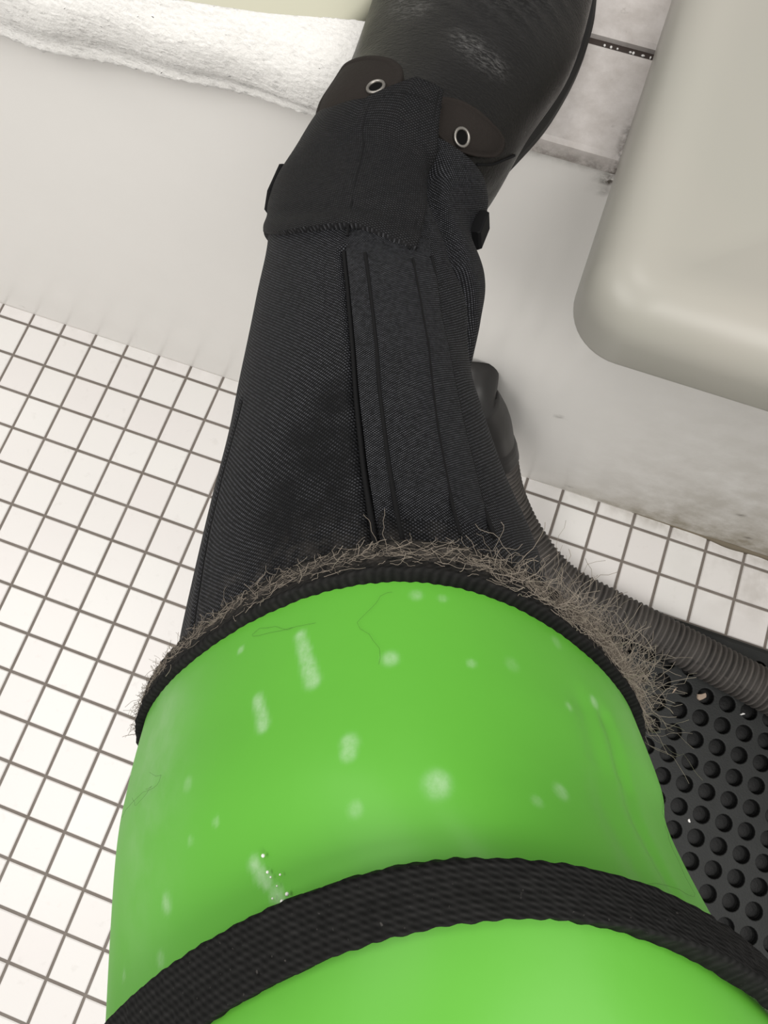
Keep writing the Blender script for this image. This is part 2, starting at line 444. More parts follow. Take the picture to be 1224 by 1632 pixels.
def mat_rubber():
    m, nt, b = new_mat('black_rubber', (.020, .0205, .021), .5, .2)
    g = G(nt); p = g.pos()
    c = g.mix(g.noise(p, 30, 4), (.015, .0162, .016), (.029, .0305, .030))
    c = g.mix(g.attr('cup_shade'), c, (.0075, .0078, .0078))  # cups coloured darker, recess shade painted in
    sp = g.ramp(g.noise(p, 900, 2), .74, .82)
    c = g.mix(g.math('MULTIPLY', sp, .3), c, (.25, .24, .22))
    nt.links.new(c, b.inputs['Base Color'])
    nt.links.new(g.bump(g.noise(p, 500, 4), .0005, .6), b.inputs['Normal'])
    return m
def mat_hose():
    m, nt, b = new_mat('dusty_corrugated_hose', (.06, .053, .048), .7, .3)
    g = G(nt); p = g.pos(); uv = g.sep(g.uv())
    mp = g.n('ShaderNodeCombineXYZ'); g.put(mp.inputs[0], g.math('MULTIPLY', uv[1], 7.0)); g.put(mp.inputs[1], g.math('MULTIPLY', uv[0], 1.6))
    n = g.noise(mp.outputs[0], 1.0, 4, .7)
    c = g.mix(g.ramp(n, .36, .68), (.009, .0082, .0075), (.060, .054, .049))
    c = g.mix(g.math('MULTIPLY', g.attr('ridge'), .4), c, (.16, .145, .135))
    nt.links.new(c, b.inputs['Base Color'])
    return m

M_tile, M_grout, M_wall, M_marble = mat_tile(), mat_grout(), mat_wall(), mat_marble()
M_basin = mat_ceramic('off_white_glazed_basin', (.375, .353, .315), (.352, .343, .303))
M_cream = mat_ceramic('cream_glazed_basin', (.52, .505, .40), (.50, .50, .39))
M_towel = mat_towel()
M_trouser = mat_cordura('black_cordura')
M_panel = mat_cordura('black_cordura_panel', (.0042, .0044, .005), (.12, .124, .138))
M_flap = mat_cordura('black_flap_cloth', (.006, .006, .0066), (.045, .046, .05), .026)
M_seam = new_mat('black_seam_thread', (.006, .006, .0065), .8, .15)[0]
M_trim, M_strap = mat_webbing(True), mat_webbing(False)
M_green, M_leather, M_rubber, M_hose = mat_green(), mat_leather(), mat_rubber(), mat_hose()
M_tab = M_leather.copy(); M_tab.name = 'brown_black_leather_tab'
M_tab.node_tree.nodes['Principled BSDF'].inputs['Specular IOR Level'].default_value = .07
for l_ in list(M_tab.node_tree.nodes['Principled BSDF'].inputs['Base Color'].links): M_tab.node_tree.links.remove(l_)
for l_ in list(M_tab.node_tree.nodes['Principled BSDF'].inputs['Roughness'].links): M_tab.node_tree.links.remove(l_)
M_tab.node_tree.nodes['Principled BSDF'].inputs['Roughness'].default_value = .7
M_tab.node_tree.nodes['Principled BSDF'].inputs['Base Color'].default_value = (.022, .0185, .0165, 1)
M_sole = new_mat('black_sole_rubber', (.012, .0115, .011), .6, .35)[0]
M_steel = new_mat('worn_steel', (.28, .265, .245), .42, .5, metal=1)[0]
M_hole = new_mat('dark_eyelet_hole', (.004, .004, .004), .9, .1)[0]
M_connector = new_mat('smooth_black_plastic', (.022, .021, .0205), .42, .4)[0]
M_hair = new_mat('grey_beige_hair', (.25, .215, .175), .8, .2)[0]
M_darkhair = new_mat('dark_hair', (.03, .035, .02), .7, .2)[0]
M_caulk = new_mat('dirty_brown_sealant', (.20, .17, .125), .8, .2)[0]
M_drop = new_mat('water', (1, 1, 1), .03, .5)[0]
M_drop.node_tree.nodes['Principled BSDF'].inputs['Transmission Weight'].default_value = 1
M_drop.node_tree.nodes['Principled BSDF'].inputs['IOR'].default_value = 1.33
M_joint = new_mat('dark_brown_joint', (.045, .033, .028), .5, .4)[0]
M_bead = new_mat('white_drop_glint', (.80, .79, .77), .15, .6)[0]  # opaque white stands in for the glint on wet drops
M_scrap = new_mat('pale_scrap', (.36, .28, .22), .8, .2)[0]
M_fleck = new_mat('white_fleck', (.85, .84, .82), .5, .3)[0]

# ------------------------------------------------------------------ the setting
V, F = box_geo(-14, 42, -26, -.55, -1.2, -.035)
floor = mesh_obj('floor', V, F, M_grout, smooth=False); floor['kind'] = 'structure'

def tile_geo(w, d, h=.035, b=.022):
    V, F = box_geo(-w/2, w/2, -d/2, d/2, -.05, 0, b)
    return V, F[1:]
GAP = .072
full = None; cut = None; nparts = 0; rest = []
def in_view(x, y):
    v = Vector((x, y, 0))-Vector((13.4794, -7.3131, 18.8597))
    z = v.dot(FWD); return abs(v.dot(RIGHT))/z < .565 and abs(v.dot(DOWN))/z < .74
for r in range(0, 20):
    for c in range(-8, 34):
        cx, cy = c+.5, -(r+.5)
        d = 1-GAP
        if r == 0:
            d = .38-GAP/2; cy = -1+GAP/2+d/2
        under_mat = cx > 17 and cy < -3.6
        if in_view(cx, cy) and not under_mat and not (10.5 < cx < 15 and cy < -5):
            src = cut if r == 0 else full
            if src is None:
                V, F = tile_geo(1-GAP, d)
                o = mesh_obj('tile', V, F, M_tile, floor, smooth=False)
                if r == 0: cut = o
                else: full = o
            else:
                o = src.copy(); link(o, floor)
            o.location = Vector((cx, cy, random.uniform(-.006, .003)))*U
            o.rotation_euler = (random.gauss(0, .002), random.gauss(0, .002), random.gauss(0, .0025))
            nparts += 1
        elif not (cx > 17.2 and cx < 26.4 and cy < -4 and cy > -14):
            rest.append((cx, cy, d))
Vs, Fs = [], []
for cx, cy, d in rest:
    V, F = tile_geo(1-GAP, d); k = len(Vs)
    Vs += [(x+cx, y+cy, z) for x, y, z in V]; Fs += [[i+k for i in f] for f in F]
mesh_obj('tile_field', Vs, Fs, M_tile, floor, smooth=False, kind='stuff')

# low wall: front face as a fine grid carrying the mould mask and the mixed grime and painted shade mask, closed behind
YW = -.62; ZT = 11.45
nx, nz = 420, 150
xs = np.linspace(-14, 42, nx); zs = -.04+(ZT+.04)*np.linspace(0, 1, nz)**1.4
X, Z = np.meshgrid(xs, zs, indexing='ij')
g1 = np.exp(-(Z/.35)**1.2)*np.clip((X-14.5)/6, .0, 1)
g2 = np.clip((X-15.0)/4, 0, 1)*np.exp(-np.clip(Z-.2, 0, 9)/4.5)*.85  # broad lower-right darkening: painted shade along with real grime
grime_shade = np.clip(g1*1.1+g2, 0, .95)
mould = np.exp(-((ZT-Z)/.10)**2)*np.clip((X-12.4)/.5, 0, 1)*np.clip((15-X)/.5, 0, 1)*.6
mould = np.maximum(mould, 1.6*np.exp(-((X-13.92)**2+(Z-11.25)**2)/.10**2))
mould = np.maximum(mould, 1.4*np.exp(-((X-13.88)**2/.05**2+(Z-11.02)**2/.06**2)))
for xd, zd, s in ((16.1, .35, .07), (18.0, .2, .05), (-.2, .25, .05), (19.8, 2.2, .06), (20.6, .9, .06), (14.9, 4.3, .06)):
    mould = np.maximum(mould, .9*np.exp(-((X-xd)**2+(Z-zd)**2)/s**2))
Y = np.full_like(X, YW)-.004*smooth_noise(X, X*0, Z, 3, lo=.5, hi=1.6)
# faint paint runs
for xr, a in ((13.15, .03), (13.62, .03), (14.15, .02), (14.7, .02)):
    Y -= a*np.exp(-((X-xr-.1*np.sin(Z*.9))/.05)**2)*np.clip((11-Z)/1.5, 0, 1)*np.clip(Z/3, 0, 1)
Vw = np.stack([X, Y, Z], -1).reshape(-1, 3)
Fw = grid_faces(nx, nz).tolist(); k = len(Vw)
Vw = np.r_[Vw, [(-14, 14, -.04), (-14, 14, ZT), (42, 14, -.04), (42, 14, ZT)]]
Fw += [[nz-1, (nx-1)*nz+nz-1, k+3, k+1], [k, k+1, k+3, k+2], [0, nz-1, k+1, k], [(nx-1)*nz, (nx-1)*nz+nz-1, k+3, k+2]]
wall = mesh_obj('wall_back', Vw, Fw, M_wall, attrs={'grime_shade': np.r_[grime_shade.ravel(), 0, 0, 0, 0], 'mould': np.r_[mould.ravel(), 0, 0, 0, 0]})
wall['kind'] = 'structure'

# ledge: stone tiles in two rows on a mortar bed, dirty joint between them
V, F = box_geo(-14, 42, -.60, 13.8, ZT-.02, 11.60)
mesh_obj('mortar_bed', V, F, M_joint, wall, smooth=False)
def ledge_tile(x0, x1, y0, y1, cap=60):
    n, m = max(8, int((x1-x0)/.12)), max(8, int((y1-y0)/.12))
    n, m = min(n, cap), min(m, cap)
    u = np.r_[0, np.linspace(.05, (x1-x0)-.05, n), x1-x0]; v = np.r_[0, np.linspace(.05, (y1-y0)-.05, m), y1-y0]
    A, B = np.meshgrid(x0+u, y0+v, indexing='ij'); Zt = np.full_like(A, 11.70)
    edge = np.zeros_like(A, bool); edge[0] = edge[-1] = True; edge[:, 0] = edge[:, -1] = True
    Zt[edge] -= .04
    n2, m2 = A.shape
    V = np.stack([A, B, Zt], -1).reshape(-1, 3); F = grid_faces(n2, m2).tolist()
    ring = [i*m2 for i in range(n2)]+[(n2-1)*m2+j for j in range(1, m2)]+[i*m2+m2-1 for i in range(n2-2, -1, -1)]+[j for j in range(m2-2, 0, -1)]
    k = len(V); V = np.r_[V, [(V[i][0], V[i][1], 11.44) for i in ring]]
    L = len(ring)
    F += [[ring[i], ring[(i+1) % L], k+(i+1) % L, k+i] for i in range(L)]
    P = V
    md = 1.0*np.exp(-((P[:, 0]-13.97)/.07)**2)*np.clip((.1-P[:, 1])/.5, 0, 1)
    md = np.maximum(md, .6*np.exp(-((P[:, 2]-11.44)/.06)**2))
    return mesh_obj('ledge_tile', V, F, M_marble, wall, smooth=False, attrs={'mould': md})
for a, b_ in ((-14, -8), (-8, -2), (-2, 4), (4, 9.2), (9.2, 14.4), (14.4, 19.9), (19.9, 26), (26, 32), (32, 42)):
    ledge_tile(a+.03, b_-.03, -.70, .83)
    ledge_tile(a+.03, b_-.03, .99, 3.6)
    for y_ in (3.76, 7.14, 10.52):
        ledge_tile(a+.03, b_-.03, y_, y_+3.22, 8)
drop_src = None
for i, p in enumerate(DROPLETS):
    bm = bmesh.new(); bmesh.ops.create_icosphere(bm, subdivisions=2, radius=.035*U)
    if drop_src is None:
        me = bpy.data.meshes.new('water_drop'); bm.to_mesh(me); me.materials.append(M_bead)
        for q in me.polygons: q.use_smooth = True
        drop_src = me
    bm.free()
    o = link(bpy.data.objects.new('water_drop', drop_src), wall)
    o.location = Vector((p[0], .91, 11.615))*U
    o.scale = (random.uniform(.35, .75), random.uniform(.35, .7), .45)

# sealant bead in the corner between wall and floor, worn and dirty on the right
n = 220
xb = np.linspace(17.9, 40, n); Vb = []
for x in xb:
    w_ = (.13+.02*math.sin(x*1.7)+.02*math.sin(x*4.3+1))*min(1, (x-17.85)/.5)
    w_ *= .25+.75/(1+math.exp(-(x-20.0)*5))
    Vb += [(x, YW+.02, -.04), (x, YW+.02, .9*w_), (x, YW-.45*w_, .5*w_), (x, YW-w_, -.02)]
mesh_obj('trim_1', Vb, grid_faces(n, 4, True), M_caulk)['kind'] = 'structure'

# ------------------------------------------------------------------ basins on the ledge
def slab_geo(x0, x1, y0, y1, z0, z1, rc, re, rb=.12, dip=0.0):
    dish = [(re+.14, z1-.02*dip), (re+.30, z1-.07*dip), (re+.55, z1-.16*dip), (re+1.2, z1-.38*dip), (re+2.2, z1-.62*dip), (re+3.2, z1-.72*dip)]
    prof = [(rb, z0)] + [(rb*(1-math.sin(a)), z0+rb*(1-math.cos(a))) for a in np.linspace(.4, PI/2, 4)]
    prof += [(re*(1-math.cos(a)), z1-re+re*math.sin(a)) for a in np.linspace(0, PI/2, 10)]
    prof += list(dish)
    V, rings = [], []
    for ins, z in prof:
        ring = []
        r = max(rc-ins*.55, .15)
        for cx, cy, a0 in ((x1-ins-r, y1-ins-r, 0), (x0+ins+r, y1-ins-r, 90), (x0+ins+r, y0+ins+r, 180), (x1-ins-r, y0+ins+r, 270)):
            for a in np.linspace(a0, a0+90, 13):
                ring.append((cx+r*math.cos(math.radians(a)), cy+r*math.sin(math.radians(a)), z))
        V += ring
    m = 52
    F = grid_faces(len(prof), m, True).tolist()
    F += [list(range(m))[::-1], list(range((len(prof)-1)*m, len(prof)*m))]
    return V, F
bt = empty('basin', (14.0, -3.2, 11.7), 'smooth off-white rounded basin rim jutting out over the wall on the right', 'basin', None)
V, F = slab_geo(13.93, 27, -3.30, 9.5, 11.72, 12.7, .62, .5, dip=1.0)
mesh_obj('rim', V, F, M_basin, bt)
bt = empty('basin', (10.6, -.6, 11.7), 'cream glazed basin behind the white towel at the top left', 'basin', None)
V, F = slab_geo(-11, 10.6, -.67, 9.5, 11.715, 11.95, 1.2, .16, rb=.05)
mesh_obj('rim', V, F, M_cream, bt)

# ------------------------------------------------------------------ towel over the ledge
nx, nv = 460, 90
xt = np.linspace(-6, 10.70, nx); vt = np.linspace(0, 1, nv)
hem = np.interp(xt, [-6, 5.5, 6.74, 7.98, 9.16, 10.3, 11.15], [11.05, 11.02, 11.03, 11.13, 11.22, 11.28, 11.38])
back = np.interp(xt, [-6, 6.2, 7.9, 9.36, 9.95, 10.4, 11.15], [-.3, -.66, -.70, -.54, -.42, -.26, -.02])
hem = np.convolve(np.pad(hem, 20, 'edge'), np.ones(41)/41, 'valid'); back = np.convolve(np.pad(back, 20, 'edge'), np.ones(41)/41, 'valid')
A, Bv = np.meshgrid(np.arange(nx), vt, indexing='ij')
XT = xt[A]; P = np.zeros((nx, nv, 3))
for i in range(nx):
    path = np.array([(back[i]+.02, 12.05), (back[i], 12.13), (back[i]-.06, 12.15), (min(-.72, back[i]-.1), 12.10), (-.94, 11.86), (-.97, 11.55), (-.90, (hem[i]+11.5)/2), (-.88, hem[i]), (-.80, hem[i]-.03)])
    c = catmull(np.c_[path, np.zeros(len(path))], 8)
    d = np.r_[0, np.cumsum(np.linalg.norm(np.diff(c, axis=0), axis=1))]; u = vt*d[-1]
    P[i, :, 0] = xt[i]; P[i, :, 1] = np.interp(u, d, c[:, 0]); P[i, :, 2] = np.interp(u, d, c[:, 1])
wv = .05*smooth_noise(XT, P[..., 2]*.6, P[..., 1]*.4, 11, lo=1.2, hi=5)
P[..., 1] -= np.clip(wv, -.04, .2)*np.clip((12.1-P[..., 2])*1.5, .05, 1)
P[..., 2] += .025*smooth_noise(XT, P[..., 1], P[..., 2], 12, lo=1.5, hi=6)*np.clip(Bv*(1-Bv)*4, 0, 1)
fz = rng.normal(size=(nx, nv))*.006
P[..., 1] -= np.abs(fz); P[..., 2] += fz
stitch = .012*np.clip(np.sin(XT*2*PI/.22), -.3, 1)*np.exp(-((Bv-.94)/.035)**2)
P[..., 1] -= stitch+.02*np.exp(-((Bv-.9)/.05)**2)
tow = mesh_obj('towel', P.reshape(-1, 3), grid_faces(nx, nv), M_towel)
solidify(tow, .10, -1)
tow['label'] = 'white terry towel draped over the front edge of the ledge'; tow['category'] = 'towel'

# ------------------------------------------------------------------ rubber mat with cupped dimples
PX = .543; RD = .205
x_first = 19.69-6*PX; y_first = -5.22+3*PX
nxm, nym = 20, 20
V, F = [], []
ang = np.arange(16)*PI/8
def cell(cx, cy):
    k = len(V); h = PX/2
    sq = []
    for a in ang:
        c, s = math.cos(a), math.sin(a); q = h/max(abs(c), abs(s)); sq.append((cx+c*q, cy+s*q, .25))
    V.extend(sq)
    for r, z in ((RD+.02, .25), (RD+.006, .247), (RD-.006, .235), (RD-.012, .10), (RD-.04, .06), (.05, .07)):
        V.extend([(cx+r*math.cos(a), cy+r*math.sin(a), z) for a in ang])
    for j in range(6):
        for i in range(16):
            F.append([k+j*16+i, k+j*16+(i+1) % 16, k+(j+1)*16+(i+1) % 16, k+(j+1)*16+i])
    F.append([k+96+i for i in range(16)])
for i in range(nxm):
    for j in range(nym):
        cell(x_first+i*PX, y_first-j*PX)
mat_root = empty('rubber_mat', (x_first+5, y_first-5, 0), 'black rubber mat with cupped round dimples on the tiled floor', 'mat')
mesh_obj('dimpled_surface', V, F, M_rubber, mat_root, smooth=False, attrs={'cup_shade': [1.0 if v[2] < .24 else 0.0 for v in V]})
a0, a1 = x_first-PX/2, x_first+(nxm-.5)*PX; b1, b0 = y_first+PX/2, y_first-(nym-.5)*PX
o0, o1, q0, q1 = a0-.3, a1+.35, b0-.35, -3.03
def ringrect(x0, x1, y0, y1, z): return [(x0, y0, z), (x1, y0, z), (x1, y1, z), (x0, y1, z)]
V = ringrect(a0, a1, b0, b1, .25)+ringrect(o0+.12, o1-.12, q0+.12, q1-.12, .25)+ringrect(o0+.03, o1-.03, q0+.03, q1-.03, .2)+ringrect(o0, o1, q0, q1, .1)+ringrect(o0, o1, q0, q1, 0.005)
F = grid_faces(5, 4, True).tolist()+[[16, 17, 18, 19]]
mesh_obj('border', V, F, M_rubber, mat_root, smooth=False)

# ------------------------------------------------------------------ corrugated hose
path = catmull(HOSE, 14)
hose_root = empty('corrugated_hose', (17.7, -3.4, .26), 'dusty dark grey corrugated hose lying across the mat edge and up the wall', 'hose')
cp, _ = resample(path, .012)
zcut = np.argmax(cp[:, 2] < 2.95)
body = cp[zcut:]; n = len(body); sides = 24
s_ = np.arange(n)*.012
rid = .5+.5*np.cos(s_*2*PI/.135)
rad = .475+.045*rid**1.5+.012*smooth_noise(body[:, 0], body[:, 1], body[:, 2], 4)
Vh, Fh = tube_geo(body, rad, sides)
mesh_obj('hose', Vh, Fh, M_hose, hose_root, attrs={'ridge': np.repeat(rid, sides)},
         uv=np.stack([np.tile(np.arange(sides)/sides, n), np.repeat(s_, sides)], 1))
conn = cp[:zcut+25:6]
r_ = np.full(len(conn), .50); r_[:2] = (.44, .48); r_[-7:] = .545; r_[-9:-7] = .53
start = np.array([conn[0]+np.array([-.12, .55, .16])*k for k in (1.15, .8, .4)])
Vc, Fc = tube_geo(np.r_[start, conn], np.r_[.44, .45, .45, r_], 24)
mesh_obj('connector', Vc, capped(Vc, Fc, 24), M_connector, hose_root)

# ------------------------------------------------------------------ the person: one leg propped on the ledge
person = empty('person', (11.9, -.3, 11.7), 'person in black work trousers, black boot and lime green knee cover, leg propped on ledge', 'person')

# --- trouser leg
def full_ring(loft, nt, nh, t0=0., t1=1.):
    t = np.linspace(t0, t1, nt); h = np.linspace(-PI, PI, nh, endpoint=False)+.0001
    return np.meshgrid(t, h, indexing='ij')
def trouser_pt(T, H):
    P = TROUSER.pt(T, H); N = TROUSER.nrm(T, H)
    sh = P.shape; flat = P.reshape(-1, 3)
    d = np.zeros(len(flat))
    # slack cloth: folds gather towards the boot
    k = np.clip((T.ravel()-.62)/.3, 0, 1)
    d += .035*k*smooth_noise(flat[:, 0]*.6, flat[:, 1]*1.6, flat[:, 2], 21, lo=1.5, hi=5)
    d += .018*smooth_noise(flat[:, 0], flat[:, 1]*.7, flat[:, 2], 22, lo=.7, hi=2.2)
    # the side bulge and the deep fold beside the front panel
    f = mindist(flat, TROUSER.pt(*dense(FOLD, 40).T))
    d += -.11*np.exp(-(f/.10)**2)
    return P+N*d.reshape(sh[:-1])[..., None], N
def hem_cut(H):
    h = np.abs(H)
    return 1-.085*np.clip((1.30-h)/.2, 0, 1)-.05*np.clip((h-1.62)/.35, 0, 1)*np.clip((3.1-h)/.8, 0, 1)
T, H = full_ring(TROUSER, 330, 420, 0, 1)
T = T*hem_cut(H)
P, N = trouser_pt(T, H)
flat = P.reshape(-1, 3)
for cv, dep in ((SEAM_CENTRE, .03), (SIDE_SEAM, .012)):
    f = mindist(flat, TROUSER.pt(*dense(cv, 90).T)).reshape(T.shape)
    P = P-N*(dep*np.exp(-(f/.03)**2)-dep*.5*np.exp(-((f-.07)/.04)**2))[..., None]
wet = np.zeros(len(flat))
for (t, h), r in zip(WET, (.22, .30, .34, .26, .42, .34, .38, .2)):
    q = TROUSER.pt(np.array(t), np.array(h)); wet = np.maximum(wet, np.exp(-((((flat-q)**2).sum(1))/r**2)**2))
edge = TRIM.pt(np.full(120, 1.), np.linspace(-.2, PI+.2, 120))
dust = np.exp(-(mindist(flat, edge)/.28)**2)*.9
circ = np.linalg.norm(np.diff(TROUSER.pt(np.full(200, .4), np.linspace(0, 2*PI, 200)), axis=0), axis=1).sum()
uvT = np.stack([(H)/(2*PI)*circ*(1.1-.25*T), T*7.2], -1).reshape(-1, 2)
tr = mesh_obj('trouser_leg', P.reshape(-1, 3), grid_faces(330, 420, True), M_trouser, person,
              attrs={'wet': wet, 'dust': dust}, uv=uvT)
solidify(tr, .04, -1)

def overlay(name, fT, fH, nu, nv, height, mat, parent, loft_pt, zero=.012, uvs=(1, 1), attrs=None, edge=(1, 1, 1, 1)):
    """a raised cloth piece lying on a surface: fT, fH map (u, v) in 0..1 to surface parameters"""
    u = np.r_[0, .008, np.linspace(.014, .986, nu), .996, 1]; v = np.r_[0, .004, np.linspace(.014, .986, nv), .996, 1]
    A, B = np.meshgrid(u, v, indexing='ij')
    T_, H_ = fT(A, B), fH(A, B)
    Pq, Nq = loft_pt(T_, H_)
    hgt = np.full(A.shape, float(height)) if not callable(height) else height(A, B)
    lo = np.zeros(A.shape, bool)
    if edge[0]: lo[0] = True
    if edge[1]: lo[-1] = True
    if edge[2]: lo[:, 0] = True
    if edge[3]: lo[:, -1] = True
    hgt = np.where(lo, zero-.06, hgt)
    Pq = Pq+Nq*hgt[..., None]
    uv = np.stack([A*uvs[0], B*uvs[1]], -1).reshape(-1, 2)
    at = {k: np.zeros(A.size)+v_ for k, v_ in (attrs or {}).items()}
    return mesh_obj(name, Pq.reshape(-1, 3), grid_faces(*A.shape), mat, parent, attrs=at, uv=uv)

cl = dense(SEAM_CENTRE, 80); cr = dense(PANEL_RIGHT, 80)
def on(cv, t): 
    o = np.argsort(cv[:, 0]); return np.interp(t, cv[o, 0], cv[o, 1])
ta, tb = max(cl[:, 0].min(), cr[:, 0].min()), min(cl[:, 0].max(), cr[:, 0].max())+.045
fT = lambda A, B: ta+(tb-ta)*A
panel = overlay('front_panel', fT, lambda A, B: on(cl, fT(A, B))-.02+(on(cr, fT(A, B))-on(cl, fT(A, B))+.02)*B, 160, 60,
        lambda A, B: (.035+.02*np.sin(B*PI))*np.clip(A/.10, 0, 1)*(1-.65*np.clip((A-.84)/.1, 0, 1))-.02*np.clip(1-A/.06, 0, 1), M_panel, tr, trouser_pt, uvs=(4.2, 1.25), attrs={'wet': 0, 'dust': 0})
def seam(name, curve, off, r, parent, loft_pt, mat=M_seam, n=90):
    c = dense(curve, n); Pq, Nq = loft_pt(c[:, 0], c[:, 1])
    Vq, Fq = tube_geo(Pq+Nq*off, r, 5)
    return mesh_obj(name, Vq, capped(Vq, Fq, 5), mat, parent)
seam('seam', SEAM_CENTRE, .0, .018, tr, trouser_pt)
seam('seam', SEAM_SECOND, .045, .013, tr, trouser_pt)
seam('seam', SEAM_THIRD, .048, .011, tr, trouser_pt)
seam('seam', PANEL_RIGHT, .02, .014, tr, trouser_pt)
seam('seam', SIDE_SEAM, -.008, .008, tr, trouser_pt)

# --- cuff band wrapped round the ankle, its free edge on the right
fr = dense(FLAP_RIGHT, 60); fb = np.array(FLAP_BOTTOM)
hb = np.argsort(fb[:, 1]); HL = 3.75
def cuff_T(A, B):
    hh = on(fr, np.full_like(B, fr[-1, 0]))*(1-B)+HL*B
    tb_ = np.interp(hh, np.r_[fb[hb, 1], 3.12, 3.8], np.r_[fb[hb, 0], .775, .80])
    top = np.where(hh > 1.5, hem_cut(hh), 1.0)
    return tb_+(top-tb_)*A
def cuff_H(A, B):
    t = cuff_T(A, B); h0 = on(fr, t); return h0+(HL-h0)*B
def cuff_h(A, B):
    return .044+.010*np.exp(-((A-.05)/.05)**2)-.010*np.exp(-((A-.15)/.05)**2)+.006*np.sin(B*9+A*4)
cuff = overlay('cuff_band', cuff_T, cuff_H, 70, 110, cuff_h, M_flap, tr, trouser_pt, uvs=(1.9, 2.3), attrs={'wet': 0, 'dust': .05})
def cuff_pt(T_, H_):
    Pq, Nq = trouser_pt(T_, H_); return Pq+Nq*.04, Nq
seam('seam', FLAP_SEAM, -.006, .010, cuff, cuff_pt)
fe = dense(FLAP_RIGHT, 60); fe[:, 1] += .07
seam('seam', fe, -.006, .009, cuff, cuff_pt, n=60)
hh_ = np.linspace(on(fr, .965), 3.4, 60)
he = np.stack([.965*np.where(hh_ > 1.5, hem_cut(hh_), 1.0), hh_], 1)
seam('seam', he, -.006, .009, cuff, cuff_pt, n=60)
# side tabs
def tab(curve, w, flip):
    c = dense(curve, 8); Pq, Nq = trouser_pt(c[:, 0], c[:, 1])
    ax = Pq[-1]-Pq[0]; L = np.linalg.norm(ax); ax /= L
    nn = np.array([flip, -.1, .25]); nn -= ax*(nn@ax); nn /= np.linalg.norm(nn); bb = np.cross(ax, nn)
    prof = [(-.12, -.5), (.07, -.5), (.095, -.47), (.085, .45), (.06, .5), (-.12, .5)]
    V = []
    for s in (-.5, -.45, 0, .45, .5):
        for (o_, l_) in prof:
            k = .8 if abs(s) == .5 else 1
            V.append((Pq[0]+Pq[-1])/2+nn*o_*k+ax*l_*L+bb*s*w)
    V = np.array(V); F = grid_faces(5, 6, True).tolist()+[[0, 1, 2, 3, 4, 5], [24, 25, 26, 27, 28, 29]]
    return mesh_obj('side_tab', V, F, M_flap, tr, smooth=False, uv=np.zeros((30, 2)), attrs={'wet': np.zeros(30), 'dust': np.zeros(30)})
tab([(.905, 3.0), (.83, 3.0)], .26, -1.0)
tab([(.845, .12), (.79, .12)], .2, 1.0)

# --- boot
def boot_pt(T_, H_):
    Pq = BOOT.pt(T_, H_); return Pq, BOOT.nrm(T_, H_)
T, H = full_ring(BOOT, 160, 160)
P, N = boot_pt(T, H)
fl = P.reshape(-1, 3)
d = .02*smooth_noise(fl[:, 0], fl[:, 1], fl[:, 2], 31, lo=1.2, hi=3.5).reshape(T.shape)
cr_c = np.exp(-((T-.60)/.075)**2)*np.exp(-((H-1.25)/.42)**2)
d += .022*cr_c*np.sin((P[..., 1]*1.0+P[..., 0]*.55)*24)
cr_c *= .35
for (t, h), r in zip(BOOT_HIGHLIGHT, (.14, .16, .13, .15, .15, .11)):
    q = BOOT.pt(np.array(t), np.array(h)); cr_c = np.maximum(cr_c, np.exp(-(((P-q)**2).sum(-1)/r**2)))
P = P+N*d[..., None]
nT, nH = T.shape
V = np.r_[P.reshape(-1, 3)]
F = grid_faces(nT, nH, True).tolist()+[list(range((nT-1)*nH, nT*nH)), list(range(nH))]
boot = mesh_obj('boot', V, F, M_leather, person, attrs={'crease_highlight': cr_c.ravel()})
# sole and heel
right = catmull(SOLE_RIGHT, 6); left = catmull(SOLE_LEFT, 6)
right = right.copy(); right[:, 0] += .015
heelR, heelL = right[0], left[0]
back_c = [(12.45, -2.35, 0), (12.05, -2.62, 0), (11.5, -2.66, 0), (11.0, -2.45, 0), (10.66, -2.1, 0)]
out = [tuple(p[:2]) for p in right]+[tuple(p[:2]) for p in catmull(SOLE_LEFT[::-1], 6)]+[p[:2] for p in back_c[::-1]]
out = np.array(out); ctr = out.mean(0); m = len(out)
V = []
for k, z in ((.96, 11.705), (1.0, 11.75), (1.0, 11.86), (.985, 11.90), (1.0, 11.93), (.97, 11.98)):
    V += [(*(ctr+(p-ctr)*k), z) for p in out]
F = grid_faces(6, m, True).tolist()+[list(range(m)), list(range(5*m, 6*m))]
mesh_obj('sole', V, F, M_sole, boot, smooth=False)
hp = np.array([(12.62, -.80), (12.66, -1.6), (12.45, -2.35), (12.05, -2.62), (11.5, -2.66), (11.0, -2.45), (10.66, -2.1), (10.62, -.80)])
m = len(hp); c_ = hp.mean(0); V = []
for k, z in ((.90, 11.08), (.93, 11.12), (.985, 11.72)):
    V += [(*(c_+(p-c_)*k), z) for p in hp]
mesh_obj('heel', V, grid_faces(3, m, True).tolist()+[list(range(m)), list(range(2*m, 3*m))], M_sole, boot, smooth=False)
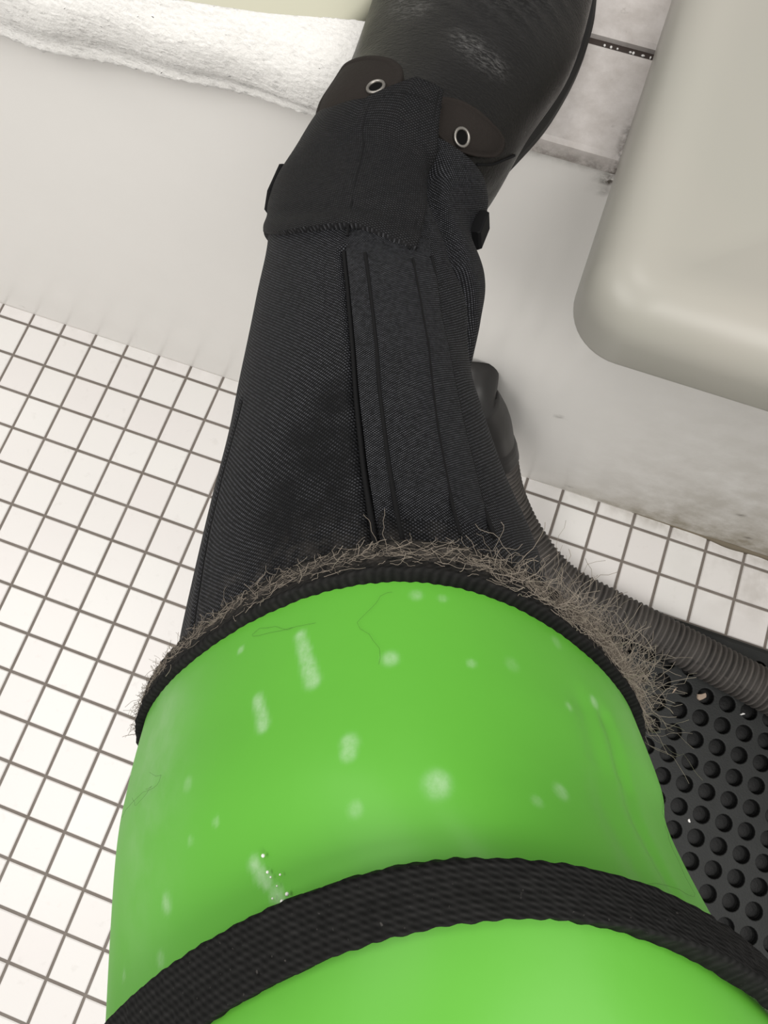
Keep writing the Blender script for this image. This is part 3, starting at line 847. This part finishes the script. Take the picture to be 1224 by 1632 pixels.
def patch(name, poly, h, mat, parent):
    c = np.array(poly); q = np.r_[c, c[:1]]
    dl = np.r_[0, np.cumsum(np.hypot(np.diff(q[:, 0])*6, np.diff(q[:, 1])*1.2))]
    u = np.linspace(0, dl[-1], 64, endpoint=False)
    o = np.stack([np.interp(u, dl, q[:, 0]), np.interp(u, dl, q[:, 1])], 1)
    for _ in range(3): o = (np.roll(o, 1, 0)+2*o+np.roll(o, -1, 0))/4
    ce = o.mean(0); rows = []
    for k, hh in ((1.0, -.02), (1.0, h*.7), (.975, h), (.9, h), (.86, h*.8), (.8, h), (.5, h), (.2, h), (.02, h)):
        p = ce+(o-ce)*k; Pq, Nq = boot_pt(p[:, 0], p[:, 1]); rows.append(Pq+Nq*hh)
    V = np.concatenate(rows); F = grid_faces(9, 64, True).tolist()+[list(range(8*64, 9*64))]
    return mesh_obj(name, V, F, mat, parent, attrs={'crease_highlight': np.zeros(len(V))})
patch('lace_tab', QUARTER_LEFT, .06, M_tab, boot)
patch('lace_tab', QUARTER_RIGHT, .06, M_tab, boot)
seam('seam', BOOT_SEAM, .0, .014, boot, boot_pt, n=40)
for t, h in EYELET:
    Pq, Nq = boot_pt(np.array([t]), np.array([h])); c = Pq[0]+Nq[0]*.065; nn = Nq[0]
    u_ = np.cross(nn, (0, 0, 1)); u_ /= np.linalg.norm(u_); v_ = np.cross(nn, u_)
    A, B = np.meshgrid(np.arange(28)*2*PI/28, np.arange(10)*2*PI/10, indexing='ij')
    rr = .075+.016*np.cos(B)
    V = c+rr[..., None]*(np.cos(A)[..., None]*u_+np.sin(A)[..., None]*v_)+(.022*np.sin(B))[..., None]*nn
    i, j = np.meshgrid(np.arange(28), np.arange(10), indexing='ij')
    F = np.stack([i*10+j, i*10+(j+1) % 10, ((i+1) % 28)*10+(j+1) % 10, ((i+1) % 28)*10+j], -1).reshape(-1, 4)
    e = mesh_obj('eyelet', V.reshape(-1, 3), F, M_steel, boot); e['label'] = 'steel lace eyelet'
    a = np.arange(20)*2*PI/20
    mesh_obj('eyelet_hole', c+nn*.002+.065*(np.cos(a)[:, None]*u_+np.sin(a)[:, None]*v_), [list(range(20))], M_hole, boot)

# --- lime green knee cover
T, H = full_ring(COVER, 260, 520, 0, 1)
P = COVER.pt(T, H); N = COVER.nrm(T, H); fl = P.reshape(-1, 3)
d = .012*smooth_noise(fl[:, 0], fl[:, 1], fl[:, 2], 41, lo=.8, hi=2.4)
cr1 = COVER.pt(*dense(CREASES[:4], 60).T); cr2 = COVER.pt(*dense(CREASES[4:], 60).T)
for cv, dep, w_ in ((cr1, .022, .06), (cr2, .016, .09)):
    f = mindist(fl, cv); d += -dep*np.exp(-(f/w_)**2)
stain = np.zeros(len(fl))
rads = [.045, .05, .05, .05, .042, .045, .045, .055, .05, .05, .075, .045, .03, .03, .05, .035, .03, .045, .05, .05, .045, .05, .04, .03, .06, .05, .04, .03, .05, .03, .04, .03, .05, .05]
amp = [.8]*4+[.8]*3+[.75, .75, .7, .75, .5, .7, .5, .6, .4, .6, .8, .95, .95, .9, .8, .8, .6, .7, .5, .5, .7, .4, .4, .5, .5, .25, .3]
def stain_at(q, r, am):
    global stain
    stain = np.maximum(stain, am*np.exp(-(np.sqrt(((fl-q)**2).sum(1))/r)**4))
sp_ = np.array(SPOTS)
for k, ((t, h), r, am) in enumerate(zip(SPOTS, rads, amp)):
    stain_at(COVER.pt(np.array(t), np.array(h)), r*.72, am*.8)
for a_, b_, r0, r1 in ((0, 3, .03, .042), (4, 6, .032, .038)):
    for f in np.linspace(0, 1, 14):
        q = sp_[a_]+(sp_[b_]-sp_[a_])*f
        stain_at(COVER.pt(np.array(q[0]), np.array(q[1])), r0+(r1-r0)*f, .7)
pale_band = np.exp(-((H-2.62)/.20)**2)*.75*np.clip(.6+.5*np.sin(T*9), 0, 1)+np.exp(-((H-.62)/.14)**2)*.35*np.clip(1-T*4, 0, 1)  # paler green along the left flank and by the trim on the right
P = P+N*d.reshape(T.shape)[..., None]
cov = mesh_obj('knee_cover', P.reshape(-1, 3), grid_faces(260, 520, True), M_green, person, attrs={'stain': stain, 'pale_band': pale_band.ravel()})
solidify(cov, .05, -1)
cov['label'] = 'glossy lime green knee cover with white smears'

# the thigh inside the cover, closed off behind the frame
hh = np.linspace(-PI, PI, 120, endpoint=False); rows = []
for t_, k_ in ((.55, .90), (.75, .95), (.93, .97), (.945, .90), (.95, .6), (.95, .2)):
    F_ = COVER.frame(np.array(t_)); c_ = F_[0:3]
    rows.append(c_+(COVER.pt(np.full(120, t_), hh)-c_)*k_)
Vt = np.concatenate(rows)
mesh_obj('thigh', Vt, grid_faces(6, 120, True).tolist()+[list(range(600, 720))], M_flap, person, uv=Vt[:, :2]*1.0)

def webbing(name, loft, h0, h1, nv, nh, thick, mat, lift, wav, dusty):
    h = np.linspace(h0, h1, nh)
    v = [0, 0]+list(np.linspace(0.03, .97, nv))+[1, 1]
    hs = [-.03, thick*.7]+[thick]*nv+[thick*.7, -.03]
    T_, H_ = np.meshgrid(np.array(v), h, indexing='ij')
    sgn = np.array([-1, -1]+[0]*nv+[1, 1])[:, None]
    rip = wav*(np.sin(H_*150)*.7+smooth_noise(H_*40, H_*0, H_*13, 8)*.5)
    Pq = loft.pt(np.clip(T_, 0, 1), H_); Nq = loft.nrm(T_, H_)
    ax = loft.pt(np.ones_like(T_), H_)-loft.pt(np.zeros_like(T_), H_); ax /= np.linalg.norm(ax, axis=-1, keepdims=True)
    Pq = Pq+Nq*(np.array(hs)[:, None]+lift+.004*smooth_noise(H_*60, T_*8, H_*21, 9))[..., None]+ax*(sgn*rip)[..., None]
    arc = np.r_[0, np.cumsum(np.linalg.norm(np.diff(loft.pt(np.full(nh, .5), h), axis=0), axis=1))]
    uv = np.stack(np.broadcast_arrays(arc[None, :], np.array(v)[:, None]*.4), -1).reshape(-1, 2)
    n_ = T_.shape[0]
    F = grid_faces(n_, nh).tolist()
    F += [[j, j+1, (n_-1)*nh+j+1, (n_-1)*nh+j] for j in range(nh-1)]
    du = np.broadcast_to(np.exp(-((T_-.6)/.3)**2)*(dusty), T_.shape)
    return mesh_obj(name, Pq.reshape(-1, 3), F, mat, cov, attrs={'dust': du.ravel()}, uv=uv)
tm = webbing('edge_trim', TRIM, -.55, PI+.55, 9, 520, .055, M_trim, .0, .0035, 1.0)
tm['label'] = 'black webbing edge caught with grey hair'
sp = webbing('strap', STRAP, -.5, PI+.4, 13, 520, .075, M_strap, .0, .004, 0)
sp['label'] = 'black woven strap'

# --- animal hair caught in the trim
Vs, Fs = [], []
def strand(p, n, a, L, r, curl):
    k = 9; P_ = [p]; dvec = a/np.linalg.norm(a)
    for i in range(k-1):
        dvec = dvec+rng.normal(size=3)*curl; dvec -= n*min(0, dvec@n)*.9; dvec /= np.linalg.norm(dvec)
        P_.append(P_[-1]+dvec*L/k)
    Vq, Fq = tube_geo(np.array(P_), r, 3)
    o = sum(len(x) for x in Vs); Vs.append(Vq); Fs.extend((Fq+o).tolist())
for i in range(2400):
    if rng.random() < .42: h = rng.beta(2.2, 3.5)*1.25+.05
    else: h = rng.uniform(.0, PI+.1)
    if h > 1.3 and rng.random() < .35: continue
    t = np.clip(rng.normal(.5, .2), .1, .95)
    p = TRIM.pt(np.array(t), np.array(h)); n = TRIM.nrm(np.array(t), np.array(h))
    tg = TRIM.pt(np.array(t), np.array(h+.02))-p; tg /= np.linalg.norm(tg)
    ax = TRIM.pt(np.array(1.), np.array(h))-TRIM.pt(np.array(0.), np.array(h)); ax /= np.linalg.norm(ax)
    long = (h < 1.25 and rng.random() < .22) or rng.random() < .012
    a = tg*rng.normal()*1.6+n*abs(rng.normal())*.05+ax*rng.normal()*.16
    if long: a = a+n*.3+ax*.4
    strand(p+n*.058, n, a, rng.uniform(.15, .5)*(1.25-.3*h if h < 1.25 else .6) if long else rng.uniform(.05, .15), rng.uniform(.0008, .0017), .42 if long else .28)
hair = mesh_obj('animal_hair', np.concatenate(Vs), Fs, M_hair, person, kind='stuff')
hair['label'] = 'grey beige animal hair tufts caught along the webbing edge'
Vs, Fs = [], []
for i in range(8):
    t, h = rng.uniform(.0, .5)**1.4, rng.uniform(.3, 2.6)
    step = np.array([rng.normal()*.003, rng.normal()*.007]); q = np.array([t, h]); pts = []
    for k in range(14):
        pts.append(q.copy()); step += np.array([rng.normal()*.0035, rng.normal()*.014]); q = q+step; q[0] = np.clip(q[0], .002, .7)
    pts = np.array(pts); Pq = COVER.pt(pts[:, 0], pts[:, 1]); Nq = COVER.nrm(pts[:, 0], pts[:, 1])
    Vq, Fq = tube_geo(Pq+Nq*.016, .0005, 3); o = sum(len(x) for x in Vs); Vs.append(Vq); Fs.extend((Fq+o).tolist())
mesh_obj('loose_hair', np.concatenate(Vs), Fs, M_darkhair, cov, kind='stuff')
for i, (t, h) in enumerate(DROPS):
    p = COVER.pt(np.array(t), np.array(h)); n = COVER.nrm(np.array(t), np.array(h))
    o = link(bpy.data.objects.new('water_drop', drop_src), cov)
    o.location = Vector(p+n*.02)*U-parent_loc(cov); o.scale = [random.uniform(.1, .24)]*3

# ------------------------------------------------------------------ scraps on the mat
def scrap(name, P_, size, mat, label, cat, seed):
    r = np.random.default_rng(seed); n = 9; a = np.linspace(0, 2*PI, n, endpoint=False)
    rr = r.uniform(.6, 1.1, n)
    ring = np.stack([np.cos(a)*rr*size[0], np.sin(a)*rr*size[1]], 1)
    V = [(x, y, 0) for x, y in ring]+[(x*.85, y*.85, size[2]*r.uniform(.6, 1)) for x, y in ring]
    F = grid_faces(2, n, True).tolist()+[list(range(n)), list(range(n, 2*n))]
    o = mesh_obj(name, V, F, mat, smooth=False)
    o.location = Vector((P_[0], P_[1], P_[2]-.005))*U; o.rotation_euler = (0, 0, r.uniform(0, 3))
    o['label'] = label; o['category'] = cat
    return o
scrap('scrap', SCRAPS[2], (.16, .09, .05), M_scrap, 'torn pinkish brown scrap on the rubber mat just below the hose', 'scrap', 1)
scrap('scrap', SCRAPS[0], (.11, .025, .03), M_scrap, 'thin pale sliver on the mat left of the brown scrap', 'scrap', 2)
scrap('fleck', SCRAPS[3], (.06, .03, .04), M_fleck, 'small bright white fleck on the mat between dimples', 'fleck', 3)
scrap('fleck', SCRAPS[4], (.07, .025, .03), M_fleck, 'pale fleck in a dimple close under the hose', 'fleck', 4)
print('tiles as parts', nparts)
